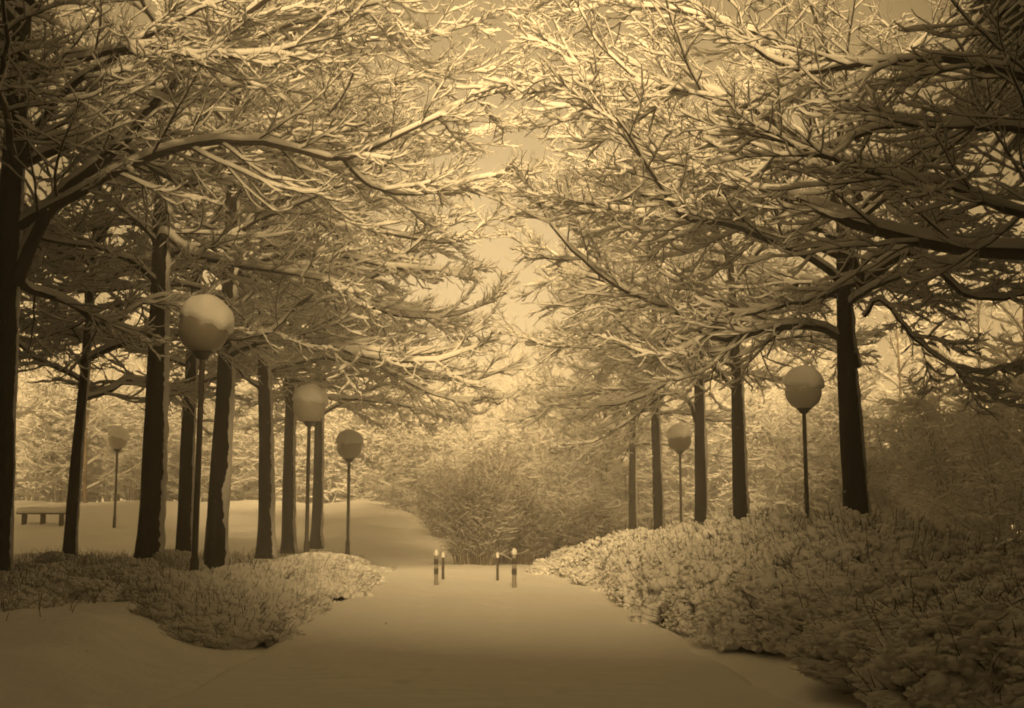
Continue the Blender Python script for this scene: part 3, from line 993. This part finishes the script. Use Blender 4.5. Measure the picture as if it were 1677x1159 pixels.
# twiggy bushes at the end of the path
def make_bush(rx, ry, h, n):
    wood, snow = MB(), MB()
    P, Rr = stems(n, rx, ry, h, 9, .3, .35, .016)
    tubes(wood, P, Rr, 4)
    snow_on(snow, P, Rr, .012, .03, True, rng.uniform(.5, 1.1, n))
    P2, R2 = spawn(P, Rr, 9, .15, 1, .34, R(45), .2, 6, .4, .1, .14, .005, .3)
    tubes(wood, P2, R2, 3)
    snow_on(snow, P2, R2, .014, .036, True, rng.uniform(.3, 1.2, len(P2)))
    P3, R3 = spawn(P2, R2, 6, .1, 1, .5, R(45), .1, 4, .3, .1, .2, .0035, .15)
    tubes(wood, P3, R3, 3)
    snow_on(snow, P3, R3, .006, .014, True, np.where(rng.random(len(P3)) < .5, rng.uniform(.5, 1.2, len(P3)), 0))
    return wood.mesh('stems', M_BROWN), snow.mesh('snow', M_BSNOW)


BUSH = [make_bush(2.1, 1.8, 3.2, 120), make_bush(1.8, 1.6, 2.4, 90)]
for px, d, v, sx, sz, lab in ((780, 38, 0, .95, .95, 'large round twiggy brown bush behind the bollards at the end of the path'),
                              (850, 40, 0, .9, .88, 'twiggy brown bush between the bollards, just right of the large round bush'),
                              (905, 42, 1, 1.0, .9, 'brown twiggy bush beside the far tip of the right hedge'),
                              (945, 46, 1, 1.1, 1.0, 'thin brown bush behind the tip of the right hedge, below the farthest trunks'),
                              (815, 48, 0, 1.2, 1.35, 'tall frosted bush rising above and behind the large brown bush'),
                              (725, 58, 0, .9, 1.1, 'pale drooping bush at the right edge of the white field')):
    x = (px - 785) / FPX * d
    rt = thing('twiggy_bush', lab, 'bush', (x, d, hz(x, d) - .05), None, rng.uniform(0, 6.28))
    rt.scale = (sx, sx, sz)
    so = obj('stems', BUSH[v][0], rt)
    obj('snow', BUSH[v][1], so)

# dry grass poking through the snow
n = 1700
gx = np.concatenate([rng.uniform(-13, -5.2, n), rng.uniform(4.5, 12, n // 2)])
gy = np.concatenate([rng.uniform(15, 44, n), rng.uniform(16, 36, n // 2)])
tot = len(gx)
base = np.stack([gx, gy, height(gx, gy) - .02 + np.where(gx > 0, .35, 0)], -1)
a = rng.uniform(0, 6.28, tot)
L = rng.uniform(.14, .42, tot)
t = np.linspace(0, 1, 5)[None]
bend = rng.uniform(.1, .8, tot)[:, None]
P = np.empty((tot, 5, 3))
P[..., 0] = base[:, 0, None] + np.cos(a)[:, None] * bend * L[:, None] * t ** 2
P[..., 1] = base[:, 1, None] + np.sin(a)[:, None] * bend * L[:, None] * t ** 2
P[..., 2] = base[:, 2, None] + L[:, None] * (t - .35 * bend * t ** 2)
mb = MB()
tubes(mb, P, np.repeat(np.linspace(.007, .002, 5)[None], tot, 0), 3)
tag(obj('dry_grass', mb.mesh('dry_grass', M_GRASS)), kind='stuff')


# ------------------------------------------------------------------ lamps
def lathe(prof, s=28):
    prof = np.array(prof, float)
    ang = np.arange(s) * 2 * math.pi / s
    V = np.empty((len(prof), s, 3))
    V[..., 0] = prof[:, 0, None] * np.cos(ang)
    V[..., 1] = prof[:, 0, None] * np.sin(ang)
    V[..., 2] = prof[:, 1, None]
    return V, ring_faces(1, len(prof), s)


def lathe_mesh(name, prof, mat, s=28):
    mb = MB()
    V, F = lathe(prof, s)
    mb.add(V, F)
    return mb.mesh(name, mat)


def make_lamp(x, y, z0, ztop, gr, label, tilt, lean=0.0, gm=None):
    """Globe lamp on a thin pole; ztop = top of the globe above the base; a cap of snow sits on the globe."""
    rt = thing('globe_lamp', label, 'street lamp', (x, y, z0), 'round globe lamps beside the path')
    rt.rotation_euler = (0, lean, 0)
    hc = ztop - gr                                   # globe centre
    obj('pole', lathe_mesh('pole', [(.075, -.3), (.075, .5), (.07, .52), (.055, .56), (.05, hc - gr * 1.0), (.05, hc - gr * .9)], M_POLE, 16), rt)
    obj('collar', lathe_mesh('collar', [(.05, hc - gr - .10), (.10, hc - gr - .08), (.13, hc - gr - .02), (.17, hc - gr + .02), (.20, hc - gr * .93), (.16, hc - gr * .86)], M_COLLAR, 20), rt)
    prof = [(max(gr * math.sin(q), .001), hc - gr * math.cos(q)) for q in np.linspace(.16, math.pi, 26)]
    gl = obj('globe', lathe_mesh('globe', prof, gm or M_GLOBE, 36), rt)
    # snow cap: thick on top, ragged rim, leaning to one side
    s, k = 44, 14
    V = np.empty((k, s, 3))
    for i in range(k):
        for j in range(s):
            az = 2 * math.pi * j / s
            rim = R(78) + tilt * math.cos(az) +   .24 * nz(math.cos(az) * 1.6 + x, math.sin(az) * 1.6, 1) + .09 * nz(math.cos(az) * 5, math.sin(az) * 5, x)
            th = rim * i / (k - 1)
            thick = gr * .42 * (1 - .75 * (i / (k - 1)) ** 2.0) * (1 if i < k - 1 else .1) * (1 + .25 * nz(math.cos(az) * th * 2 + x, math.sin(az) * th * 2, 5)) + .012 - .03 * (i == k - 1)
            rr = gr + thick
            V[i, j] = (rr * math.sin(th) * math.cos(az), rr * math.sin(th) * math.sin(az), hc + rr * math.cos(th))
    mb = MB()
    mb.add(V, ring_faces(1, k, s))
    obj('snow_cap', mb.mesh('snow_cap', M_CLUMP), gl)
    return rt


for px, d, gt, zb, gr, tilt, lab in ((328, 21.7, 5.05, None, .435, .35, 'nearest and tallest round lamp, left of the path, wearing a heavy tilted snow cap'),
                                     (507, 33.7, 4.75, None, .44, .1, 'second round lamp along the left hedge, just left of the last left trunk'),
                                     (573, 42, 4.2, None, .42, .0, 'pale third round lamp on a thin pole at the end of the left hedge'),
                                     (198, 58, 4.6, None, .45, .2, 'distant round lamp standing alone between the leftmost trunks'),
                                     (1321, 31, 4.8, None, .46, .1, 'nearest round lamp on the right, standing behind the big hedge'),
                                     (1114, 51, 5.0, None, .48, -.1, 'middle round lamp of the right row, between two dark trunks'),
                                     (1024, 75, 5.0, None, .46, .0, 'farthest and faintest round lamp of the right row, half hidden by a trunk')):
    x = (px - 785) / FPX * d
    z0 = hz(x, d)
    top = {328: 500, 507: 640, 573: 712, 198: 705, 1321: 612, 1114: 702, 1024: 746}[px]
    ztop = at(px, top, d)[2] - z0
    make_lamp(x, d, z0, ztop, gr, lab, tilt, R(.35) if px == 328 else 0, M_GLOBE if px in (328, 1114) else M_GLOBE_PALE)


# ------------------------------------------------------------------ bollards
def make_bollard(px, pyb, h, rad, banded, label):
    d = EYE * FPX / (pyb - 845)
    x = (px - 785) / FPX * d
    rt = thing('bollard', label, 'bollard', (x, d, 0), 'bollards across the end of the path')
    base = M_WHITE if banded else M_DARK
    obj('post', lathe_mesh('post', [(rad, -.2), (rad, h - .02), (rad * .8, h), (.001, h + .005)], base, 18), rt)
    if banded:
        for zc in (h * .52, h * .80):
            obj('band', lathe_mesh('band', [(rad + .003, zc - .06), (rad + .006, zc - .055), (rad + .006, zc + .055), (rad + .003, zc + .06)], M_DARK, 18), rt)
    obj('snow_cap', lathe_mesh('snow_cap', [(rad * 1.1, h - .015), (rad * 1.25, h + .02), (rad * 1.1, h + .07), (rad * .6, h + .105), (.001, h + .115)], M_CLUMP, 14), rt)


make_bollard(716, 962, .70, .040, True, 'pale banded bollard at the left side of the path end')
make_bollard(727, 952, .58, .030, False, 'thin dark bollard just behind the pale left bollard')
make_bollard(815, 953, .58, .028, False, 'thin dark bollard just left of the black and white one')
make_bollard(842, 965, .74, .045, True, 'black and white banded bollard at the right side of the path end')

# ------------------------------------------------------------------ low bench by the field
d = 58.0
x = (84 - 785) / FPX * d
z0 = hz(x, d)
zt = at(84, 857, d)[2] - z0
zt = max(zt, .45)
bn = thing('park_bench', 'low dark wooden bench under snow at the far left between two trunks', 'bench', (x, d, z0))


def box(c, s):
    c, s = np.array(c), np.array(s) / 2
    v = np.array([(i, j, k) for i in (-1, 1) for j in (-1, 1) for k in (-1, 1)]) * s + c
    return v, [(0, 1, 3, 2), (4, 6, 7, 5), (0, 4, 5, 1), (2, 3, 7, 6), (0, 2, 6, 4), (1, 5, 7, 3)]


for j in range(3):
    mb = MB()
    mb.add(*box((0, -.17 + .17 * j, zt), (2.3, .15, .06)))
    obj('slat', mb.mesh('slat', M_WOOD, False), bn)
for lx in (-.85, .0, .85):
    mb = MB()
    mb.add(*box((lx, 0, zt / 2 - .13), (.12, .4, zt + .2)))
    obj('leg', mb.mesh('leg', M_WOOD, False), bn)
P = np.stack([np.linspace(-1.15, 1.15, 14), np.zeros(14), np.full(14, zt + .02)], -1)[None]
mb = MB()
snow_on(mb, P, np.full((1, 14), .05), .22, .2, False, np.ones(1))
obj('snow', mb.mesh('snow', M_CLUMP), bn)

# ------------------------------------------------------------------ falling snow
n = 2600
C = np.stack([rng.uniform(-22, 22, n), rng.uniform(6, 60, n), rng.uniform(.2, 14, n)], -1)
C = C[np.abs(C[:, 0]) < .46 * C[:, 1] + 1]
V0, F0 = ico(1)
rad = rng.uniform(.006, .012, len(C))
V = V0[None] * rad[:, None, None] * rng.uniform(.6, 1.3, (len(C), 1, 3)) + C[:, None, :]
mb = MB()
mb.add(V.reshape(-1, 3), None, (F0[None] + (np.arange(len(C)) * len(V0))[:, None, None]).reshape(-1, 3))
tag(obj('falling_snow', mb.mesh('falling_snow', M_BSNOW)), kind='stuff')
